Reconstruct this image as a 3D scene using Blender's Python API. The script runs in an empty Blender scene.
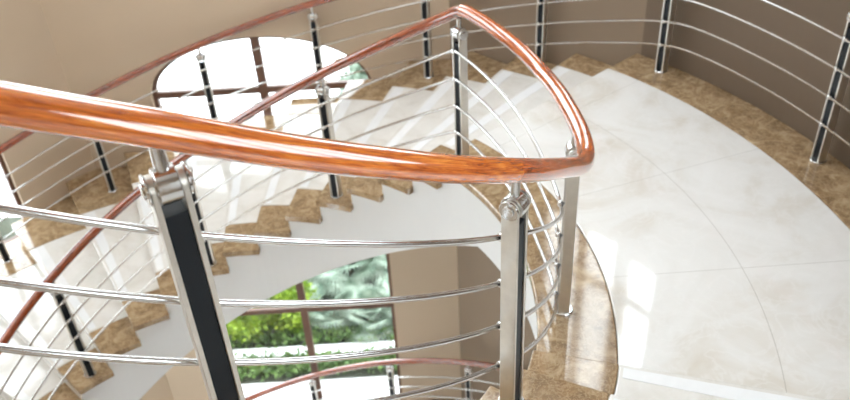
import bpy, bmesh, math, random
from mathutils import Vector, Matrix
from mathutils.geometry import tessellate_polygon
random.seed(7)
S = 0.16                      # metres per baluster-bar pitch, the unit every dimension below is measured in
sc = bpy.context.scene
COL = sc.collection
R_ = math.radians

# ------------------------------------------------------------------ camera
PITCH, ROLL, FPX, HCAM = 0.6172, -0.058, 809.3, 15.4653
cd = bpy.data.cameras.new('camera'); cam = bpy.data.objects.new('camera', cd); COL.objects.link(cam)
sc.camera = cam
fw = Vector((0, math.cos(PITCH), -math.sin(PITCH))); up0 = Vector((0, math.sin(PITCH), math.cos(PITCH))); rt0 = Vector((1, 0, 0))
rt = rt0 * math.cos(ROLL) + up0 * math.sin(ROLL); up = -rt0 * math.sin(ROLL) + up0 * math.cos(ROLL)
m = Matrix((rt, up, -fw)).transposed().to_4x4(); m.translation = Vector((0, 0, HCAM * S)); cam.matrix_world = m
cd.sensor_width = 36; cd.lens = FPX / 850 * 36; cd.clip_start = 0.05; cd.clip_end = 200
cd.dof.use_dof = True; cd.dof.focus_distance = 12.5 * S; cd.dof.aperture_fstop = 4.0

# ------------------------------------------------------------------ world and light
w = bpy.data.worlds.new('sky'); sc.world = w; w.use_nodes = True
nt = w.node_tree; nt.nodes.clear()
out = nt.nodes.new('ShaderNodeOutputWorld'); bg = nt.nodes.new('ShaderNodeBackground')
bg.inputs[0].default_value = (0.90, 0.95, 1.0, 1); bg.inputs[1].default_value = 7.5
nt.links.new(bg.outputs[0], out.inputs[0])
vs = sc.view_settings
vs.view_transform = 'Standard'; vs.look = 'None'; vs.gamma = 1; vs.use_curve_mapping = False
vs.exposure = 0.0
sc.cycles.use_denoising = True
sc.cycles.max_bounces = 10; sc.cycles.diffuse_bounces = 6; sc.cycles.glossy_bounces = 5
sc.cycles.transparent_max_bounces = 16; sc.cycles.sample_clamp_indirect = 8

# ------------------------------------------------------------------ geometry constants (units of S)
CX, CY = -7.92, 17.22
RISE = 0.946
def pol(r, a, z=0.0):
    a = R_(a); return (CX + r * math.cos(a), CY + r * math.sin(a), z)
A_ = (1.85, 40.3); L_ = (-19.1, 40.3)
LL = (L_[0] - 14.8, L_[1] - 14.8)
B_ = pol(22.75, 39.5)[:2]
BR = pol(22.75, -60)[:2]
FRONT = [(LL[0], -2.0), (-9.0, -9.0), (6.0, -9.0), BR]   # walls on the camera's side of the hall
def seg_hit(a, P, Q):
    dx, dy = math.cos(R_(a)), math.sin(R_(a)); ex, ey = Q[0] - P[0], Q[1] - P[1]
    den = dx * ey - dy * ex
    if abs(den) < 1e-9: return None
    t = ((P[0] - CX) * ey - (P[1] - CY) * ex) / den; u = ((P[0] - CX) * dy - (P[1] - CY) * dx) / den
    return t if t > 0 and -1e-6 <= u <= 1 + 1e-6 else None
def rwall(a):
    "distance from the stair's axis to the inside of the wall at angle a"
    if -75 <= a <= 39.5: return 22.75
    best = 24.2
    for P, Q in ((B_, A_), (A_, L_), (L_, LL)):
        t = seg_hit(a, P, Q)
        if t: return t
    return best

# ------------------------------------------------------------------ mesh helpers
class MB:
    def __init__(s): s.v = []; s.f = []; s.g = []; s.hasg = False; s.mi = []
    def add(s, vs, fs, g=None, mi=0):
        o = len(s.v); s.v += [tuple(c * S for c in p) for p in vs]
        s.f += [tuple(i + o for i in f) for f in fs]; s.mi += [mi] * len(fs)
        if g is not None: s.hasg = True; s.g += g
        else: s.g += [(0, 0, 0)] * len(vs)
    def build(s, name, mat, parent=None, smooth=True, bevel=None, angle=35, origin=None):
        me = bpy.data.meshes.new(name)
        vv = s.v; o = Vector(origin) * S if origin else None
        if o: vv = [(p[0] - o.x, p[1] - o.y, p[2] - o.z) for p in vv]
        me.from_pydata(vv, [], s.f)
        if s.hasg:
            at = me.attributes.new('grain', 'FLOAT_VECTOR', 'POINT')
            at.data.foreach_set('vector', [c for g in s.g for c in g])
        bm = bmesh.new(); bm.from_mesh(me); bmesh.ops.recalc_face_normals(bm, faces=bm.faces); bm.to_mesh(me); bm.free()
        mats = mat if isinstance(mat, (list, tuple)) else [mat]
        for mm in mats: me.materials.append(mm)
        if len(mats) > 1: me.polygons.foreach_set('material_index', s.mi)
        if smooth:
            me.polygons.foreach_set('use_smooth', [True] * len(me.polygons))
            me.set_sharp_from_angle(angle=R_(angle))
        ob = bpy.data.objects.new(name, me); COL.objects.link(ob)
        if o: ob.location = o
        if bevel:
            b = ob.modifiers.new('bevel', 'BEVEL'); b.width = bevel * S; b.segments = 2; b.limit_method = 'ANGLE'; b.angle_limit = R_(40)
        if parent:
            ob.parent = parent
            if origin is None and parent.location.length > 0: ob.matrix_parent_inverse = Matrix.Translation(-parent.location)
            elif origin is not None: ob.location = o - parent.location if parent.location.length > 0 else o
        return ob
def tag(o, label=None, cat=None, group=None, kind=None):
    if label: o['label'] = label
    if cat: o['category'] = cat
    if group: o['group'] = group
    if kind: o['kind'] = kind
    return o
def empty(name, loc, **k):
    o = bpy.data.objects.new(name, None); COL.objects.link(o); o.location = Vector(loc) * S; o.empty_display_size = .1
    return tag(o, **k)
def boxmesh(mb, c, h, ax=None, mi=0):
    "box: centre, half sizes, optional axes (3 unit vectors)"
    ax = ax or ((1, 0, 0), (0, 1, 0), (0, 0, 1)); v = []
    for i in (-1, 1):
        for j in (-1, 1):
            for k in (-1, 1):
                v.append(tuple(c[d] + ax[0][d] * h[0] * i + ax[1][d] * h[1] * j + ax[2][d] * h[2] * k for d in range(3)))
    mb.add(v, [(0, 1, 3, 2), (4, 6, 7, 5), (0, 4, 5, 1), (2, 3, 7, 6), (0, 2, 6, 4), (1, 5, 7, 3)], mi=mi)
def lathe(mb, c, axis, prof, n=20):
    "prof: list of (distance along axis, radius)"
    ax = Vector(axis).normalized(); u = ax.orthogonal().normalized(); v = ax.cross(u); vs = []; fs = []
    for d, r in prof:
        for i in range(n):
            t = 2 * math.pi * i / n; p = Vector(c) + ax * d + (u * math.cos(t) + v * math.sin(t)) * r; vs.append(tuple(p))
    for j in range(len(prof) - 1):
        for i in range(n):
            fs.append((j * n + i, j * n + (i + 1) % n, (j + 1) * n + (i + 1) % n, (j + 1) * n + i))
    fs.append(tuple(range(n))); fs.append(tuple(range((len(prof) - 1) * n, len(prof) * n)))
    mb.add(vs, fs)
def tube(mb, pts, r, n=12, grain=False, oval=1.0, start=0.0):
    vs = []; fs = []; gs = []; L = start
    for i, p in enumerate(pts):
        p = Vector(p); a = Vector(pts[max(i - 1, 0)]); b = Vector(pts[min(i + 1, len(pts) - 1)])
        t = (b - a).normalized(); u = t.cross(Vector((0, 0, 1))).normalized(); v = u.cross(t)
        if i: L += (p - Vector(pts[i - 1])).length
        for k in range(n):
            q = 2 * math.pi * k / n; vs.append(tuple(p + u * math.cos(q) * r * oval + v * math.sin(q) * r))
            gs.append((math.cos(q) * r, math.sin(q) * r, L))
    for j in range(len(pts) - 1):
        for i in range(n):
            fs.append((j * n + i, j * n + (i + 1) % n, (j + 1) * n + (i + 1) % n, (j + 1) * n + i))
    fs.append(tuple(range(n))); fs.append(tuple(range((len(pts) - 1) * n, len(pts) * n)))
    mb.add(vs, fs, gs if grain else None)
    return L
def interp(tab, a):
    tab = sorted(tab)
    if a <= tab[0][0]: i = 0
    elif a >= tab[-1][0]: i = len(tab) - 2
    else: i = max(j for j in range(len(tab) - 1) if tab[j][0] <= a)
    (x0, y0), (x1, y1) = tab[i], tab[i + 1]
    return y0 + (y1 - y0) * (a - x0) / (x1 - x0)
def smooth_interp(tab, a, wdt=4.0):
    return sum(interp(tab, a + d * wdt) * wt for d, wt in ((-1, .1), (-.5, .2), (0, .4), (.5, .2), (1, .1)))
def sector(mb, r0, r1, a0, a1, zt, zb, n=8, mi=0):
    "ring sector slab; r0/r1 numbers or functions of the angle"
    f0 = r0 if callable(r0) else (lambda a: r0); f1 = r1 if callable(r1) else (lambda a: r1)
    vs = []; fs = []
    for i in range(n + 1):
        a = a0 + (a1 - a0) * i / n
        vs += [pol(f0(a), a, zt), pol(f1(a), a, zt), pol(f0(a), a, zb), pol(f1(a), a, zb)]
    for i in range(n):
        o = 4 * i; q = o + 4
        fs += [(o, o + 1, q + 1, q), (o + 2, q + 2, q + 3, o + 3), (o, q, q + 2, o + 2), (o + 1, o + 3, q + 3, q + 1)]
    fs += [(0, 2, 3, 1), (4 * n, 4 * n + 1, 4 * n + 3, 4 * n + 2)]
    mb.add(vs, fs, mi=mi)

# ------------------------------------------------------------------ materials
def newmat(name):
    mt = bpy.data.materials.new(name); mt.use_nodes = True
    n = mt.node_tree; b = n.nodes['Principled BSDF']; return mt, n, b
def N(n, t, **k):
    x = n.nodes.new(t)
    for a, v in k.items():
        if a.startswith('i_'): x.inputs[a[2:].replace('_', ' ')].default_value = v
        else: setattr(x, a, v)
    return x
def ramp(n, stops):
    r = n.nodes.new('ShaderNodeValToRGB'); e = r.color_ramp.elements
    while len(e) < len(stops): e.new(.5)
    for i, (p, c) in enumerate(stops): e[i].position = p; e[i].color = (*c, 1)
    return r
def plain(name, col, rough=.5, metal=0.0, noise=0.0, nscale=3.0, coat=0.0, aniso=0):
    mt, n, b = newmat(name); b.inputs['Roughness'].default_value = rough; b.inputs['Metallic'].default_value = metal
    b.inputs['Coat Weight'].default_value = coat
    tc = N(n, 'ShaderNodeTexCoord'); ns = N(n, 'ShaderNodeTexNoise'); ns.inputs['Scale'].default_value = nscale; ns.inputs['Detail'].default_value = 5
    n.links.new(tc.outputs['Object'], ns.inputs['Vector'])
    r = ramp(n, [(.3, tuple(c * (1 - noise) for c in col)), (.7, tuple(min(1, c * (1 + noise)) for c in col))])
    n.links.new(ns.outputs[0], r.inputs[0]); n.links.new(r.outputs[0], b.inputs['Base Color'])
    return mt
def marble(name, base, vein, dark, scale, rough, vstr=.5, joints=False, seed=0.0, crackle=0.0):
    mt, n, b = newmat(name); b.inputs['Roughness'].default_value = rough
    b.inputs['Specular IOR Level'].default_value = 1.0
    tc = N(n, 'ShaderNodeTexCoord'); mp = N(n, 'ShaderNodeMapping'); mp.inputs['Location'].default_value = (seed, seed * 1.7, seed * .3)
    n.links.new(tc.outputs['Object'], mp.inputs['Vector'])
    ns = N(n, 'ShaderNodeTexNoise'); ns.inputs['Scale'].default_value = scale; ns.inputs['Detail'].default_value = 8; ns.inputs['Roughness'].default_value = .6; ns.inputs['Distortion'].default_value = 1.2
    n.links.new(mp.outputs[0], ns.inputs['Vector'])
    r = ramp(n, [(.30, dark), (.50, base), (.72, vein)]); n.links.new(ns.outputs[0], r.inputs[0])
    col = r.outputs[0]
    # fine veins: ridged noise
    n2 = N(n, 'ShaderNodeTexNoise'); n2.inputs['Scale'].default_value = scale * 2.2; n2.inputs['Detail'].default_value = 6; n2.inputs['Distortion'].default_value = 2.5
    n.links.new(mp.outputs[0], n2.inputs['Vector'])
    s1 = N(n, 'ShaderNodeMath', operation='SUBTRACT'); s1.inputs[1].default_value = .5; n.links.new(n2.outputs[0], s1.inputs[0])
    s2 = N(n, 'ShaderNodeMath', operation='ABSOLUTE'); n.links.new(s1.outputs[0], s2.inputs[0])
    rr = ramp(n, [(0, (vstr,) * 3), (.035, (0, 0, 0))]); n.links.new(s2.outputs[0], rr.inputs[0])
    mx = N(n, 'ShaderNodeMix', data_type='RGBA'); n.links.new(rr.outputs[0], mx.inputs[0]); n.links.new(col, mx.inputs[6]); mx.inputs[7].default_value = (*vein, 1)
    col = mx.outputs[2]
    if crackle:
        vo = N(n, 'ShaderNodeTexVoronoi', feature='DISTANCE_TO_EDGE'); vo.inputs['Scale'].default_value = scale * 2.5
        ad = N(n, 'ShaderNodeMixRGB'); ad.inputs[0].default_value = .12; n.links.new(mp.outputs[0], ad.inputs[1]); n.links.new(ns.outputs[1], ad.inputs[2]); n.links.new(ad.outputs[0], vo.inputs['Vector'])
        cr = ramp(n, [(0, (crackle,) * 3), (.05, (0, 0, 0))]); n.links.new(vo.outputs[0], cr.inputs[0])
        m2 = N(n, 'ShaderNodeMix', data_type='RGBA'); n.links.new(cr.outputs[0], m2.inputs[0]); n.links.new(col, m2.inputs[6]); m2.inputs[7].default_value = (*vein, 1)
        col = m2.outputs[2]
    if joints:
        # thin joints: one arc at mid radius and radial lines every 17.3 degrees, set out from the stair's axis
        sx = N(n, 'ShaderNodeVectorMath', operation='SUBTRACT'); sx.inputs[1].default_value = (CX * S, CY * S, 0); n.links.new(tc.outputs['Object'], sx.inputs[0])
        xyz = N(n, 'ShaderNodeSeparateXYZ'); n.links.new(sx.outputs[0], xyz.inputs[0])
        def M(op, a, b_=None):
            x = N(n, 'ShaderNodeMath', operation=op)
            for i, q in enumerate((a, b_)):
                if q is None: continue
                if isinstance(q, (int, float)): x.inputs[i].default_value = q
                else: n.links.new(q, x.inputs[i])
            return x.outputs[0]
        rad = M('SQRT', M('ADD', M('MULTIPLY', xyz.outputs[0], xyz.outputs[0]), M('MULTIPLY', xyz.outputs[1], xyz.outputs[1])))
        arc = M('LESS_THAN', M('ABSOLUTE', M('SUBTRACT', rad, 16.9 * S)), .0016)
        ang = M('ARCTAN2', xyz.outputs[1], xyz.outputs[0])
        k = M('DIVIDE', M('SUBTRACT', ang, R_(1.0)), R_(17.3)); fr = M('SUBTRACT', k, M('ROUND', k))
        radl = M('LESS_THAN', M('MULTIPLY', M('ABSOLUTE', fr), M('MULTIPLY', rad, R_(17.3))), .0013)
        j = M('MAXIMUM', arc, radl)
        m3 = N(n, 'ShaderNodeMix', data_type='RGBA'); n.links.new(M('MULTIPLY', j, .55), m3.inputs[0]); n.links.new(col, m3.inputs[6]); m3.inputs[7].default_value = (.30, .27, .22, 1)
        col = m3.outputs[2]
    n.links.new(col, b.inputs['Base Color'])
    return mt
M_floor = marble('cream_marble', (.76, .745, .715), (.82, .81, .79), (.66, .615, .545), 1.7, .05, .35, joints=True)
M_tread = marble('cream_tread_marble', (.71, .685, .645), (.78, .765, .73), (.63, .595, .54), 3.0, .12, .3, seed=3)
M_nose = marble('white_nosing_marble', (.80, .805, .81), (.84, .845, .85), (.76, .765, .77), 4.0, .10, .2, seed=5)
M_brown = marble('brown_marble', (.29, .185, .095), (.52, .39, .24), (.16, .095, .045), 9.0, .08, .6, seed=1, crackle=.5)
M_riser = marble('riser_marble', (.76, .73, .69), (.82, .80, .77), (.70, .66, .61), 3.0, .2, .3, seed=9)
M_plaster = plain('white_plaster', (.74, .75, .76), .6, noise=.015)
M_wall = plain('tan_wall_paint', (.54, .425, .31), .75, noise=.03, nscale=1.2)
M_wallr = plain('dark_brown_wall', (.15, .105, .07), .7, noise=.03, nscale=1.2)  # one even dark brown for the curved walls round the landing
M_wallm = plain('shaded_mid_brown_wall', (.24, .175, .12), .75, noise=.03, nscale=1.2)  # shade on the diagonal wall put into its colour, darker than the tan
M_ceil = plain('white_ceiling_paint', (.8, .79, .77), .8, noise=.01)
M_steel = plain('brushed_steel', (.66, .63, .58), .38, 1.0, noise=.04, nscale=40)
M_chrome = plain('polished_steel', (.66, .655, .65), .2, 1.0, noise=.02, nscale=20)
M_black = plain('black_insert', (.008, .010, .013), .38, 0.0, noise=.1, nscale=8)
M_black.node_tree.nodes['Principled BSDF'].inputs['Specular IOR Level'].default_value = .22
M_frame = plain('brown_window_frame', (.13, .062, .038), .35, 0, noise=.12, nscale=6)
M_pave = plain('white_paving', (.72, .73, .74), .7, noise=.04, nscale=1.0)
M_curb = plain('white_curb', (.82, .82, .83), .6, noise=.02)
M_soil = plain('garden_soil', (.03, .035, .02), .9, noise=.3, nscale=2)
def wood(name, c):
    mt, n, b = newmat(name)
    b.inputs['Roughness'].default_value = .22; b.inputs['Coat Weight'].default_value = 1.0; b.inputs['Coat Roughness'].default_value = .03; b.inputs['Coat IOR'].default_value = 1.95
    at = N(n, 'ShaderNodeAttribute', attribute_name='grain'); mp = N(n, 'ShaderNodeMapping'); mp.inputs['Scale'].default_value = (1, 1, .09)
    n.links.new(at.outputs['Vector'], mp.inputs['Vector'])
    wv = N(n, 'ShaderNodeTexNoise'); wv.inputs['Scale'].default_value = 13; wv.inputs['Detail'].default_value = 7; wv.inputs['Roughness'].default_value = .62; wv.inputs['Distortion'].default_value = 1.4
    n.links.new(mp.outputs[0], wv.inputs['Vector'])
    r = ramp(n, [(.30, c[0]), (.44, c[1]), (.56, c[2]), (.72, c[3])]); n.links.new(wv.outputs[0], r.inputs[0])
    fb = N(n, 'ShaderNodeTexNoise'); fb.inputs['Scale'].default_value = 60; fb.inputs['Detail'].default_value = 3
    m2 = N(n, 'ShaderNodeMapping'); m2.inputs['Scale'].default_value = (1, 1, .04); n.links.new(at.outputs['Vector'], m2.inputs['Vector']); n.links.new(m2.outputs[0], fb.inputs['Vector'])
    r2 = ramp(n, [(.35, (.55, .5, .5)), (.6, (1, 1, 1))]); n.links.new(fb.outputs[0], r2.inputs[0])
    mx = N(n, 'ShaderNodeMix', data_type='RGBA', blend_type='MULTIPLY'); mx.inputs[0].default_value = .6
    n.links.new(r.outputs[0], mx.inputs[6]); n.links.new(r2.outputs[0], mx.inputs[7]); n.links.new(mx.outputs[2], b.inputs['Base Color'])
    return mt
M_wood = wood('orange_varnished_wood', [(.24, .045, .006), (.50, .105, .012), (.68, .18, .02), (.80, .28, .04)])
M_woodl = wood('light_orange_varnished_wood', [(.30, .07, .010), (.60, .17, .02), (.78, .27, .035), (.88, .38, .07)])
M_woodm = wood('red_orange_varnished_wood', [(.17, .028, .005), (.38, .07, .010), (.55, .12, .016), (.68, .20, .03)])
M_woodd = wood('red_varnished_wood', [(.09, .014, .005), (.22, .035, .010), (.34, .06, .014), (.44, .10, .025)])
def glass():
    mt = bpy.data.materials.new('clear_glass'); mt.use_nodes = True; n = mt.node_tree; n.nodes.clear()
    o = N(n, 'ShaderNodeOutputMaterial'); t = N(n, 'ShaderNodeBsdfTransparent'); t.inputs[0].default_value = (.93, .97, .96, 1)
    g = N(n, 'ShaderNodeBsdfGlossy'); g.inputs['Roughness'].default_value = .01
    f = N(n, 'ShaderNodeFresnel'); mx = N(n, 'ShaderNodeMixShader')
    geo = N(n, 'ShaderNodeNewGeometry'); mr = N(n, 'ShaderNodeMapRange')   # a thin sheet reflects alike from both sides
    mr.inputs['To Min'].default_value = 1.45; mr.inputs['To Max'].default_value = 1 / 1.45
    n.links.new(geo.outputs['Backfacing'], mr.inputs[0]); n.links.new(mr.outputs[0], f.inputs[0])
    n.links.new(f.outputs[0], mx.inputs[0]); n.links.new(t.outputs[0], mx.inputs[1]); n.links.new(g.outputs[0], mx.inputs[2]); n.links.new(mx.outputs[0], o.inputs[0])
    return mt
M_glass = glass()
def leaf(name, c0, c1):
    mt, n, b = newmat(name); b.inputs['Roughness'].default_value = .5
    tc = N(n, 'ShaderNodeTexCoord'); ns = N(n, 'ShaderNodeTexNoise'); ns.inputs['Scale'].default_value = 5; ns.inputs['Detail'].default_value = 4
    n.links.new(tc.outputs['Object'], ns.inputs['Vector']); r = ramp(n, [(.35, c0), (.65, c1)]); n.links.new(ns.outputs[0], r.inputs[0])
    n.links.new(r.outputs[0], b.inputs['Base Color']); return mt
M_leafy = leaf('yellow_green_leaves', (.14, .25, .018), (.42, .55, .07))
M_leafb = leaf('blue_green_fronds', (.09, .15, .10), (.33, .40, .32))
M_leafg = leaf('green_leaves', (.05, .12, .025), (.17, .27, .07))
M_bark = plain('brown_bark', (.16, .11, .07), .9, noise=.3, nscale=8)

# ------------------------------------------------------------------ walls with openings
ZB, ZT = -36.0, 27.0
def wall_panel(name, P, Q, holes, mat, z0=ZB, z1=ZT, th=1.2, label=None):
    "flat wall from P to Q (inside face), holes given as polygons in (along, z); thickness goes outwards"
    P = Vector((*P, 0)); Q = Vector((*Q, 0)); d = (Q - P); L = d.length; d.normalize()
    nrm = Vector((-d.y, d.x, 0))
    if (P + d * L / 2 - Vector((CX, CY, 0))).dot(nrm) < 0: nrm = -nrm
    loops = [[(-1.0 if th else 0, z0), (L + 1.0, z0), (L + 1.0, z1), (-1.0, z1)]] + holes
    loops[0] = [(0, z0), (L, z0), (L, z1), (0, z1)]
    flat = [p for l in loops for p in l]
    tri = tessellate_polygon([[Vector((p[0], p[1], 0)) for p in l] for l in loops])
    mb = MB(); vs = []
    for off in (0, th):
        for (s_, z_) in flat:
            p = P + d * s_ + nrm * off; vs.append((p.x, p.y, z_))
    n = len(flat); fs = [tuple(t) for t in tri] + [tuple(i + n for i in reversed(t)) for t in tri]
    k = 0
    for l in loops:
        m_ = len(l)
        for i in range(m_): a, b = k + i, k + (i + 1) % m_; fs.append((a, b, b + n, a + n))
        k += m_
    mb.add(vs, fs)
    o = mb.build(name, mat, smooth=False); o['kind'] = 'structure'
    return o, P, d, nrm
def rect(a, b, c, e): return [(a, c), (b, c), (b, e), (a, e)]
def arch(a, b, c, spring, top, n=24):
    cx, hw = (a + b) / 2, (b - a) / 2
    pts = [(a, c), (b, c), (b, spring)]
    for i in range(1, n): t = math.pi * i / n; pts.append((cx + hw * math.cos(t), spring + (top - spring) * math.sin(t)))
    pts.append((a, spring)); return pts
def window(num, P, d, nrm, outline, mull, trans, off=.35, fwid=.22, label=None):
    "frame following the outline, mullions at s positions, transoms at z positions, pane"
    root = bpy.data.objects.new('window_%d' % num, None); COL.objects.link(root); root['kind'] = 'structure'
    def pt(s_, z_, o_): p = P + d * s_ + nrm * o_; return (p.x, p.y, z_)
    cs = sum(p[0] for p in outline) / len(outline); zs = sorted(p[1] for p in outline); cz = (zs[0] + zs[-1]) / 2
    # offset outline inwards by fwid
    n = len(outline); ins = []
    for i in range(n):
        a, b, c = [Vector(outline[(i + k) % n]) for k in (-1, 0, 1)]
        e1 = (b - a).normalized(); e2 = (c - b).normalized(); n1 = Vector((-e1.y, e1.x)); n2 = Vector((-e2.y, e2.x)); bis = (n1 + n2)
        bis.normalize(); ins.append(b + bis * fwid / max(.3, bis.dot(n1)))
    mb = MB(); vs = []; fs = []
    for i in range(n):
        for (q, o_) in ((outline[i], off), (ins[i], off), (ins[i], off + .35), (outline[i], off + .35)): vs.append(pt(q[0], q[1], o_))
    for i in range(n):
        o1, o2 = 4 * i, 4 * ((i + 1) % n)
        for k in range(4): fs.append((o1 + k, o1 + (k + 1) % 4, o2 + (k + 1) % 4, o2 + k))
    mb.add(vs, fs); mb.build('frame', M_frame, root, smooth=False)
    def span_s(s_):   # z extent at s
        zz = []
        for i in range(n):
            a, b = outline[i], outline[(i + 1) % n]
            if (a[0] - s_) * (b[0] - s_) < 0: zz.append(a[1] + (b[1] - a[1]) * (s_ - a[0]) / (b[0] - a[0]))
        return min(zz), max(zz)
    smin = min(p[0] for p in outline); smax = max(p[0] for p in outline)
    for s_ in mull:
        z0, z1 = span_s(s_ + 1e-4); mb = MB(); c = P + d * s_ + nrm * (off + .17)
        boxmesh(mb, (c.x, c.y, (z0 + z1) / 2), (.24, .17, (z1 - z0) / 2 - .05), (tuple(d), tuple(nrm), (0, 0, 1))); mb.build('mullion', M_frame, root, smooth=False, bevel=.03)
    for z_ in trans:
        mb = MB(); c = P + d * (smin + smax) / 2 + nrm * (off + .16)
        boxmesh(mb, (c.x, c.y, z_), ((smax - smin) / 2 - .05, .15, .19), (tuple(d), tuple(nrm), (0, 0, 1))); mb.build('transom', M_frame, root, smooth=False, bevel=.03)
    mb = MB(); pts = [pt(q[0], q[1], off + .2) for q in ins]
    tri = tessellate_polygon([[Vector((q[0], q[1], 0)) for q in ins]]); mb.add(pts, [tuple(t) for t in tri])
    mb.build('pane', M_glass, root, smooth=False)
    return root

# back wall: one tall arched window, and above it an upper-floor window
wl = A_[0] - L_[0]
o1 = arch(4.3, 16.6, -34.5, -5.2, -1.9)
u1 = rect(4.3, 16.6, 9.0, 26.0)
_, P, d, nr = wall_panel('wall_back', L_, A_, [o1, u1], M_wall)
window(1, P, d, nr, o1, [10.45], [-5.25, -11.8, -21.95])
window(2, P, d, nr, u1, [10.45], [16.0])
# left diagonal wall
o2 = arch(4.4, 16.6, -34.5, -5.2, -1.9); u2 = rect(4.4, 16.6, 9.0, 26.0)
_, P, d, nr = wall_panel('wall_left', L_, LL, [o2, u2], M_wall)
window(3, P, d, nr, o2, [10.5], [-5.25, -11.8, -21.95])
window(4, P, d, nr, u2, [10.5], [16.0])
# right diagonal wall between the back wall and the curved landing wall
u3 = rect(6.3, 11.5, 10.5, 26.0)
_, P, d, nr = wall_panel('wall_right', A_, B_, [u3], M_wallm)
window(12, P, d, nr, u3, [9.1], [14.2])
# curved wall round the landing, with one high window
def curved_wall(name, a0, a1, mat, win=None):
    mb = MB(); n = int(abs(a1 - a0) / 1.5)
    steps = [a0 + (a1 - a0) * i / n for i in range(n + 1)]
    if win: steps = sorted(set([round(x, 3) for x in steps if not (win[0] < x < win[1])] + [win[0], win[1]] + [win[0] + (win[1] - win[0]) * i / 5 for i in range(1, 5)]))
    for a, b in zip(steps[:-1], steps[1:]):
        bands = [(ZB, ZT)]
        if win and a >= win[0] - 1e-6 and b <= win[1] + 1e-6: bands = [(ZB, win[2]), (win[3], ZT)]
        for z0, z1 in bands: sector(mb, 22.75, 23.9, a, b, z1, z0, n=1)
    o = mb.build(name, mat, smooth=False)
    o['kind'] = 'structure'; return o
HW = (33.5, 39.2, 11.0, 20.5)
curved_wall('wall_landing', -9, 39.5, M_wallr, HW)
HW2 = (-57, -12, 9.0, 17.0)
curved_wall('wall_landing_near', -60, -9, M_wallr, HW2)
for q in range(5):                                   # row of five narrow windows, one flat light per nine degrees
    a_, b_ = HW2[0] + 9 * q, HW2[0] + 9 * q + 9
    hp, hq = Vector((*pol(22.95, a_)[:2], 0)), Vector((*pol(22.95, b_)[:2], 0)); hd = (hq - hp); hl = hd.length; hd.normalize()
    hn = Vector((hd.y, -hd.x, 0)); hn = hn if hn.dot(hp - Vector((CX, CY, 0))) > 0 else -hn
    window(20 + q, hp, hd, hn, rect(0, hl, HW2[2], HW2[3]), [], [], off=.1)
hp, hq = Vector((*pol(22.95, HW[0])[:2], 0)), Vector((*pol(22.95, HW[1])[:2], 0)); hd = (hq - hp); hl = hd.length; hd.normalize()
hn = Vector((hd.y, -hd.x, 0)); hn = hn if hn.dot(hp - Vector((CX, CY, 0))) > 0 else -hn
window(5, hp, hd, hn, rect(0, hl, HW[2], HW[3]), [], [14.2], off=.1)
# walls on the near side, outside the picture but closing the hall round the camera
fr = [LL] + FRONT
names = ['wall_near_left', 'wall_near', 'wall_front', 'wall_near_right']
k = 6
for i, nm in enumerate(names):
    Pq, Qq = fr[i], fr[i + 1]; L = math.hypot(Qq[0] - Pq[0], Qq[1] - Pq[1])
    holes = [rect(L * .15, L * .85, -33.0, -24.0)] + ([rect(L * .2, L * .8, 9.0, 23.0)] if i == 0 else [])  # low windows added out of view to brighten the lower walls
    _, P, d, nr = wall_panel(nm, Pq, Qq, holes, M_wall)
    for hole in holes: window(k, P, d, nr, hole, [L * .5], [(hole[0][1] + hole[2][1]) / 2]); k += 1
# ceiling: flat roof slab; unseen round skylight placed to reflect in the near rail
mb = MB(); nn = 48; ring = [(1.0 + 7.5 * math.cos(6.28318 * i / nn), 24.5 + 7.5 * math.sin(6.28318 * i / nn), 0) for i in range(nn)]
outer = [(A_[0], A_[1]), L_, LL] + FRONT + [pol(23.6, a)[:2] for a in range(-54, 40, 6)] + [B_]
flat = [(p[0], p[1]) for p in outer] + [(p[0], p[1]) for p in ring]
tri = tessellate_polygon([[Vector((x, y, 0)) for x, y in [(p[0], p[1]) for p in outer]], [Vector((p[0], p[1], 0)) for p in ring]])
n0 = len(flat); no = len(outer)
fs = [tuple(t) for t in tri] + [tuple(i + n0 for i in t) for t in tri]
for i in range(nn): a, b = no + i, no + (i + 1) % nn; fs.append((a, b, b + n0, a + n0))
for i in range(no): a, b = i, (i + 1) % no; fs.append((a, b, b + n0, a + n0))
mb.add([(x, y, ZT) for x, y in flat] + [(x, y, ZT + 1.5) for x, y in flat], fs)
mb.build('ceiling', M_ceil, smooth=False)['kind'] = 'structure'
# bottom floor of the hall
mb = MB(); pts = [(p[0], p[1]) for p in outer]; mb.add([(x, y, ZB) for x, y in pts] + [(x, y, ZB - 1) for x, y in pts],
    [tuple(t) for t in tessellate_polygon([[Vector((x, y, 0)) for x, y in pts]])] + [tuple(i + len(pts) for i in t) for t in tessellate_polygon([[Vector((x, y, 0)) for x, y in pts]])] + [(i, (i + 1) % len(pts), (i + 1) % len(pts) + len(pts), i + len(pts)) for i in range(len(pts))])
mb.build('floor_lower', M_tread, smooth=False)['kind'] = 'structure'

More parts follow.
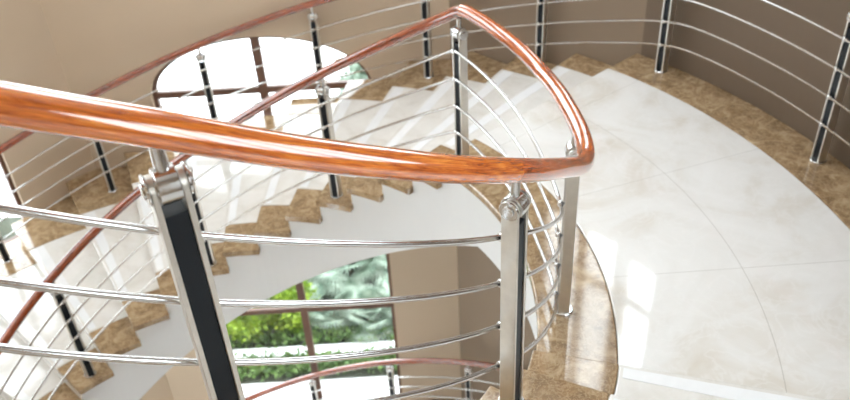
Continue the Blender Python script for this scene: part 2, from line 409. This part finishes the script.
# ------------------------------------------------------------------ landing
LA0, LA1 = -18.2, 39.5
RB0, RB1 = 12.93, 20.75          # cream field between these radii
land = empty('floor_landing', pol(16.9, 10, 0), kind='structure')
mb = MB(); sector(mb, RB0, RB1, LA0 - .3, LA1 + .5, 0, -.3, 40); mb.build('marble_field', M_floor, land, smooth=False, bevel=.03)
mb = MB(); sector(mb, 10.85, RB0 - .015, LA0 - .3, LA1 + .5, 0, -.3, 40); mb.build('inner_border', M_brown, land, smooth=False, bevel=.04)
mb = MB(); sector(mb, RB1 + .015, 22.72, LA0 - .3, LA1 + .5, 0, -.3, 40); mb.build('outer_border', M_brown, land, smooth=False, bevel=.04)
mb = MB(); sector(mb, 11.1, 22.7, LA0, 29, -.3, -2.75, 40); vs = []
for a, zb in ((29, -2.75), (32.5, -3.16), (36, -3.57), (39.5, -3.98)): vs += [pol(11.1, a, -.3), pol(22.7, a, -.3), pol(11.1, a, zb), pol(22.7, a, zb)]
fs = [(0, 2, 3, 1), (12, 13, 15, 14)]
for i in range(3): o = 4 * i; q = o + 4; fs += [(o, o + 1, q + 1, q), (o + 2, q + 2, q + 3, o + 3), (o, q, q + 2, o + 2), (o + 1, o + 3, q + 3, q + 1)]
mb.add(vs, fs); mb.build('landing_slab', M_plaster, land, smooth=False)

# ------------------------------------------------------------------ flights
def flight(root, a_start, sgn, z_start, count, rise=RISE, dz=-1, da=8.0, first=1, soffit=2.0):
    "sgn: direction of travel in angle; dz: -1 going down, +1 going up"
    for k in range(first, count + 1):
        a0 = a_start + sgn * da * (k - 1); a1 = a0 + sgn * da; z = z_start + dz * rise * k
        if dz < 0: lo, hi = a0, a1 + sgn * .45        # nosing overhangs the lower side
        else: lo, hi = a0 - sgn * .45, a1
        b0, b1 = min(lo, hi), max(lo, hi)
        nose = (hi, -sgn) if dz < 0 else (lo, sgn)
        mb = MB(); sector(mb, RB0, 21.25, b0, b1, z, z - .3, 6); t = mb.build('tread', M_tread, root, smooth=False, bevel=.035)
        mb = MB(); sector(mb, 10.85, RB0 - .015, b0, b1, z, z - .3, 6); mb.build('inner_border', M_brown, t, smooth=False, bevel=.04)
        mb = MB(); sector(mb, 21.265, lambda a: rwall(a) - .04, b0, b1, z, z - .3, 8); mb.build('outer_border', M_brown, t, smooth=False, bevel=.04)
        n0 = nose[0] + nose[1] * .5; n1 = nose[0] + nose[1] * 1.9
        mb = MB(); sector(mb, RB0 + .1, 21.15, min(n0, n1), max(n0, n1), z + .012, z - .1, 6); mb.build('nosing_strip', M_nose, t, smooth=False)
        # riser below this tread's open edge
        if dz < 0: ra, zt, zb = a1, z - .3, z - rise
        else: ra, zt, zb = a0, z - .3, z - rise
        mb = MB(); sector(mb, 11.1, lambda a: rwall(a) - .05, ra - .18, ra + .18, zt, zb + .0, 1); mb.build('riser', M_riser, root, smooth=False)
    # stringer and soffit: one continuous white plastered body under the steps
    mb = MB(); prev = None
    nst = (count - first + 1) * 4
    vs = []; fs = []
    for i in range(nst + 1):
        a = a_start + sgn * da * ((first - 1) + i / 4); kk = (first - 1) + i / 4
        zb = z_start + dz * rise * kk + (-3.98 if dz < 0 else -1.75)
        if dz < 0: zb = max(zb, -1e9)
        steps = []
        if i > 0: steps.append(z_start + dz * rise * math.ceil(kk - 1e-6) - .3)
        if i < nst: steps.append(z_start + dz * rise * (math.floor(kk + 1e-6) + 1) - .3)
        for zt in (steps if len(steps) == 2 and abs(steps[0] - steps[1]) > 1e-6 else steps[:1]):
            vs += [pol(11.1, a, zt), pol(rwall(a) - .06, a, zt), pol(11.1, a, zb), pol(rwall(a) - .06, a, zb)]
    nv = len(vs) // 4
    for i in range(nv - 1):
        o = 4 * i; q = o + 4
        fs += [(o, o + 1, q + 1, q), (o + 2, q + 2, q + 3, o + 3), (o, q, q + 2, o + 2), (o + 1, o + 3, q + 3, q + 1)]
    fs += [(0, 2, 3, 1), (4 * nv - 4, 4 * nv - 3, 4 * nv - 1, 4 * nv - 2)]
    mb.add(vs, fs); mb.build('stringer', M_plaster, root, smooth=False)
down = empty('staircase', pol(16, 60, -3), label='curved marble flight with brown edges winding down from the landing past the arched window', cat='stairs')
flight(down, 39.5, 1, 0, 18)
upf = empty('staircase', pol(16, -40, 3), label='marble flight rising from the near end of the landing, lower right corner', cat='stairs')
flight(upf, -18.2, -1, 0, 9, dz=1)
low = empty('staircase', pol(16, 80, -32), label='lowest flight far below, seen through the stairwell under the red rail', cat='stairs')
flight(low, 40, 1, -22.1 - 5.8, 9, rise=.84)

# ------------------------------------------------------------------ balustrades
def post(root, r, a, zb, ztop, bars, rail_z, detail=True):
    "two steel plates either side of a black insert, a drum head, a pin to the rail, one clamp per bar on the well side"
    er = Vector((math.cos(R_(a)), math.sin(R_(a)), 0)); et = Vector((-er.y, er.x, 0)); ez = Vector((0, 0, 1))
    c = Vector(pol(r, a, 0)); ax = (tuple(er), tuple(et), (0, 0, 1))
    def at(o_r, o_t, z): p = c + er * o_r + et * o_t; return (p.x, p.y, z)
    zk = rail_z - .67                                     # drum axis
    mb = MB()
    for s_ in (-1, 1): 
        # plate with a rounded head
        prof = [(-.155, zb + .03), (.155, zb + .03), (.155, zk)] + [(.155 * math.cos(t), zk + .155 * math.sin(t)) for t in [math.pi * i / 8 for i in range(1, 8)]] + [(-.155, zk)]
        vs = []; n = len(prof)
        for o_t in (s_ * .128, s_ * .198):
            for (pr, pz) in prof: vs.append(at(pr, o_t, pz))
        fs = [tuple(range(n)), tuple(range(2 * n - 1, n - 1, -1))] + [(i, (i + 1) % n, (i + 1) % n + n, i + n) for i in range(n)]
        mb.add(vs, fs)
    p = mb.build('post', M_steel, root, smooth=True, bevel=.012)
    mb = MB(); boxmesh(mb, at(0, 0, (zb + zk - .32) / 2), (.125, .127, (zk - .32 - zb) / 2), ax); mb.build('insert', M_black, p, smooth=False, bevel=.01)
    mb = MB(); lathe(mb, at(0, 0, zk), et, [(-.265, .09), (-.255, .10), (-.235, .10), (-.235, .17), (-.225, .18), (-.205, .18), (-.205, .13), (-.118, .13), (-.118, .20), (-.11, .21), (.11, .21), (.118, .20), (.118, .13), (.205, .13), (.205, .18), (.225, .18), (.235, .17), (.235, .10), (.255, .10), (.265, .09)], 28); mb.build('drum_head', M_chrome, p, angle=30)
    mb = MB(); lathe(mb, at(0, 0, zk + .1), (0, 0, 1), [(0, .085), (rail_z - .17 - zk - .1, .075)], 14); mb.build('pin', M_chrome, p)
    mb = MB(); lathe(mb, at(0, 0, zb), (0, 0, 1), [(0, .27), (.05, .27), (.07, .25), (.07, .2)], 24); mb.build('base_plate', M_chrome, p)
    for zz in bars:
        mb = MB()
        lathe(mb, at(-.14, 0, zz), -er, [(0, .035), (.04, .04), (.06, .08), (.10, .09), (.15, .08), (.18, .04)], 12); mb.build('bar_clamp', M_chrome, p)
def bar_path(r, ztab, a0, a1, step=2.0, soft=True, wdt=4.0):
    n = max(2, int(abs(a1 - a0) / step)); pts = []
    for i in range(n + 1):
        a = a0 + (a1 - a0) * i / n; rr = r(a) if callable(r) else r
        pts.append(pol(rr, a, smooth_interp(ztab, a, wdt)))
    return pts
# well-side balustrade: up flight, round the landing, down the far flight
rail_in = [(-96, 14.9), (-80, 13.25), (-68.7, 12.14), (-62.7, 11.53), (-55.1, 10.65), (-48.1, 9.86), (-43.5, 9.33), (-35, 8.37), (-23.3, 7.02), (-16, 6.15), (-12.5, 5.85), (-8, 5.78), (3, 5.76), (12, 5.62), (25, 5.66), (34.6, 5.76), (180, -11.35)]
bar_in = [(-96, 13.9), (-72.2, 11.12), (-63, 10.08), (-52, 8.87), (-35.1, 6.95), (-29.4, 6.27), (-15, 4.55), (-8, 3.75), (-3, 3.5), (5, 3.55), (35.5, 4.42), (68, .66), (180, -12.55)]
ib = empty('balustrade', pol(11.43, 0, 0), label='curved balustrade round the stairwell, thick orange wooden rail on steel posts nearest the camera', cat='railing')
def r_in(a): return 11.43 + .29 * math.exp(-((a + 11) / (10.0 if a > -11 else 8.0)) ** 2)
def bar_gap(a): return interp([(-90, 1.04), (-20, 1.04), (-5, 1.0), (180, 1.0)], a) if a < 180 else 1.0
mb = MB(); Lr = tube(mb, bar_path(r_in, rail_in, -96, -35.4, 0.9, wdt=1.6), .205, 28, True, 1.0, 0); mb.build('handrail', M_wood, ib)
mb = MB(); Lr = tube(mb, bar_path(r_in, rail_in, -35.4, 34.6, 0.9, wdt=1.6), .205, 28, True, 1.0, 31); mb.build('handrail', M_woodm, ib)
mb = MB(); Lr = tube(mb, bar_path(r_in, rail_in, 34.6, 176, 1.5, wdt=1.6), .19, 20, True, 1.0, 77); mb.build('handrail', M_woodd, ib)
for j in range(4):
    tb = [(a, z - j * bar_gap(a)) for a, z in bar_in]
    mb = MB(); tube(mb, bar_path(lambda a: 11.19 + .13 * math.exp(-((a + 5) / 8.0) ** 2), tb, -96, 176, 1.0, wdt=1.3), .05, 12); mb.build('bar', M_chrome, ib)
for a, zb in ((-92, 9.2), (-62.7, 5.68), (-34.8, 2.84), (-5, 0.0), (35.5, 0), (68.2, -4 * RISE), (99.6, -8 * RISE), (131.7, -12 * RISE), (163.7, -16 * RISE)):
    z1 = smooth_interp(bar_in, a, 1.3)
    post(ib, 11.56 if a == -5 else 11.43, a, zb, None, [z1 - j * bar_gap(a) for j in range(4)], smooth_interp(rail_in, a))
# wall-side balustrade
def r_out(a): return interp([(-60, 22.0), (36, 22.05), (55, 22.5), (70, 22.67), (180, 22.67)], a) if a < 180 else 22.67
rail_o = [(-60, 5.8 + .1183 * 41.8), (-18.2, 5.8), (34, 5.77), (180, 5.77 - .1183 * 146)]
ob_ = empty('balustrade', pol(22.3, 60, 0), label='outer balustrade along the walls, thin red-brown rail crossing above the arched window', cat='railing')
mb = MB(); tube(mb, bar_path(r_out, rail_o, -40, 176, 1.5), .19, 20, True); mb.build('handrail', M_woodd, ob_)
for j in range(4):
    tb = [(a, z - 1.31 - j) for a, z in rail_o]
    mb = MB(); tube(mb, bar_path(lambda a: r_out(a) - .24, tb, -40, 176, 1.5), .043, 10); mb.build('bar', M_chrome, ob_)
for a, k in ((-28, -2), (-7, 0), (14.6, 0), (35.5, 0), (52.2, 2), (68, 4), (83.2, 6), (98.8, 8), (114.7, 10), (130.6, 12), (146.5, 14), (162.5, 16)):
    zr = smooth_interp(rail_o, a); post(ob_, r_out(a), a, -k * RISE, None, [zr - 1.31 - j for j in range(4)], zr)
# balustrade of the lowest flight
rail_l = [(30, -21.1), (140, -32.6)]
lb = empty('balustrade', pol(22.3, 76, -31), label='red wooden rail with steel bars far below, in front of the lower window', cat='railing')
mb = MB(); tube(mb, bar_path(22.67, rail_l, 41, 111, 1.5), .2, 20, True); mb.build('handrail', M_woodd, lb)
for j in range(4):
    tb = [(a, z - 1.31 - j) for a, z in rail_l]
    mb = MB(); tube(mb, bar_path(22.4, tb, 41, 111, 1.5), .05, 10); mb.build('bar', M_chrome, lb)
for a in (48.5, 63.4, 77.8, 92.3, 106.8):
    zr = interp(rail_l, a); kk = math.ceil((a - 40) / 8); post(lb, 22.67, a, -27.9 - .84 * kk, None, [zr - 1.31 - j for j in range(4)], zr)

# ------------------------------------------------------------------ outside the windows
mb = MB(); boxmesh(mb, (-8, 100, -36.5), (150, 110, .45)); g = mb.build('ground', M_pave, smooth=False); g['kind'] = 'structure'
mb = MB(); boxmesh(mb, (-10, 60.5, -36.0), (40, 13.2, .12)); g = mb.build('garden_bed', M_soil, smooth=False); g['kind'] = 'structure'
mb = MB(); boxmesh(mb, (-10, 50.2, -35.75), (40, .55, .4)); tag(mb.build('garden_curb', M_curb, smooth=False, bevel=.06), 'low white curb wall in front of the garden shrubs, seen through the lower window', 'curb')
def leaves(mb, c, rad, n, size, squash=.85, droop=0):
    for _ in range(n):
        while True:
            p = Vector((random.uniform(-1, 1), random.uniform(-1, 1), random.uniform(-1, 1)))
            if .35 < p.length < 1: break
        q = Vector((c[0] + p.x * rad[0], c[1] + p.y * rad[1], c[2] + p.z * rad[2]))
        dirv = (p + Vector((random.uniform(-.7, .7), random.uniform(-.7, .7), random.uniform(-.2, .9)))).normalized()
        sd = dirv.cross(Vector((random.random(), random.random(), random.random() + .1))).normalized(); l = size * random.uniform(.6, 1.3); wd = l * .32
        b = q; t = q + dirv * l; mdl = q + dirv * l * .5 + sd.cross(dirv) * l * .08
        mb.add([tuple(b), tuple(mdl + sd * wd), tuple(t), tuple(mdl - sd * wd)], [(0, 1, 2, 3)])
def shrub(x, y, rx, h, mat, label, n=1500, size=.5, name='shrub', group=None):
    r = empty(name, (x, y, -35.9), label=label, cat=name, group=group)
    mb = MB()
    for b in range(6):
        a = random.uniform(0, 6.28); rr = rx * .45
        leaves(mb, (x + math.cos(a) * rx * .45, y + math.sin(a) * rx * .45, -35.9 + h * random.uniform(.4, .62)), (rx * .6, rx * .6, h * .4), n // 6, size)
    mb.build('foliage', mat, r, smooth=False)
    mb = MB()
    for b in range(5):
        a = 1.256 * b; tube(mb, [(x, y, -35.95), (x + math.cos(a) * rx * .2, y + math.sin(a) * rx * .2, -35.9 + h * .3), (x + math.cos(a) * rx * .45, y + math.sin(a) * rx * .45, -35.9 + h * .6)], .12, 6)
    mb.build('stem', M_bark, r)
def palm(x, y, h, L, mat, label, nf=22):
    r = empty('fan_palm', (x, y, -35.9), label=label, cat='palm', group='fan palms behind the white curb')
    mb = MB(); tube(mb, [(x, y, -35.95), (x + .1, y, -35.9 + h * .5), (x, y, -35.9 + h)], .28, 8); mb.build('trunk', M_bark, r)
    for f in range(nf):
        a = 2.399 * f; el = random.uniform(-.1, 1.2); d0 = Vector((math.cos(a) * math.cos(el), math.sin(a) * math.cos(el), math.sin(el)))
        mb = MB(); base = Vector((x, y, -35.9 + h)); hub = base + d0 * L * .5; tube(mb, [tuple(base), tuple(hub)], .05, 5)
        side = d0.cross(Vector((0, 0, 1))).normalized(); nrm = side.cross(d0)
        for b in range(21):
            t = (b / 20 - .5) * 3.6; dd = (d0 * math.cos(t) + side * math.sin(t)).normalized()
            tip = hub + dd * L * .62 - Vector((0, 0, L * .16)); mid = hub + dd * L * .34; ws = dd.cross(nrm).normalized() * L * .028
            mb.add([tuple(hub), tuple(mid + ws), tuple(tip), tuple(mid - ws)], [(0, 1, 2, 3)])
        mb.build('frond', mat, r, smooth=False)
shrub(-16.8, 54.2, 3.3, 6.2, M_leafy, 'bright yellow-green rounded shrub at the left of the lower window', 5200, .55)
shrub(-12.4, 53.9, 2.3, 4.6, M_leafy, 'smaller yellow-green shrub just left of the window mullion, behind the white curb', 3200, .5)
for (x, y, h, L, lb_) in ((-9.0, 54.2, 1.2, 3.4, 'blue-green fan palm straight behind the window mullion'), (-5.6, 53.4, .8, 3.2, 'blue-green fan palm right of the mullion, nearest the curb'),
        (-2.4, 54.8, 1.4, 3.4, 'grey-green fan palm at the right edge of the lower window'), (-7.6, 58.6, 2.6, 3.8, 'fan palm in the back row seen just right of the mullion'),
        (-3.4, 59.8, 3.0, 3.8, 'fan palm in the back row near the right window jamb'), (-11.6, 59, 2.4, 3.6, 'fan palm in the back row left of the mullion')):
    palm(x, y, h, L, M_leafb, lb_)
rows = [(-9.5, 63.5, 'pale green shrub behind the palms, left of the mullion top'), (-16.5, 61.0, 'green shrub in the back row behind the yellow-green shrub'), (-21.5, 57, 'shrub left of the yellow-green shrub, hidden by the stair'),
        (1.2, 58, 'shrub to the right of the palms, behind the wall edge'), (2.5, 54, 'shrub beside the right end of the white curb'), (-12, 68.5, 'shrub in the last row behind the mullion'),
        (-6, 68.8, 'shrub in the last row behind the palms'), (0, 68.5, 'shrub in the last row at the far right of the garden'), (-4.6, 64, 'shrub behind the palms near the right window jamb')]
for i, (x, y, lb_) in enumerate(rows):
    shrub(x, y, 3.2, 4.4, M_leafg if i % 2 else M_leafb, lb_, 2200, .6)
shrub(-4.5, 80, 5.0, 17.0, M_leafb, 'pale green tree seen through the right part of the arch', 5000, .9, name='tree')  # paler leaf colour stands in for haze and glare on the tree
mb = MB()
for i in range(3000):
    leaves(mb, (random.uniform(-24, 6), random.uniform(51.0, 52.6), -35.8 + random.uniform(0, 1.1)), (.3, .3, .3), 1, .5)
for i in range(5200):
    leaves(mb, (random.uniform(-24, 6), random.uniform(47.7, 49.4), -35.8 + random.uniform(0, .9)), (.3, .3, .3), 1, .45)
tag(mb.build('groundcover', M_leafg, smooth=False), 'strip of low green groundcover on both sides of the white curb', 'groundcover', kind='stuff')
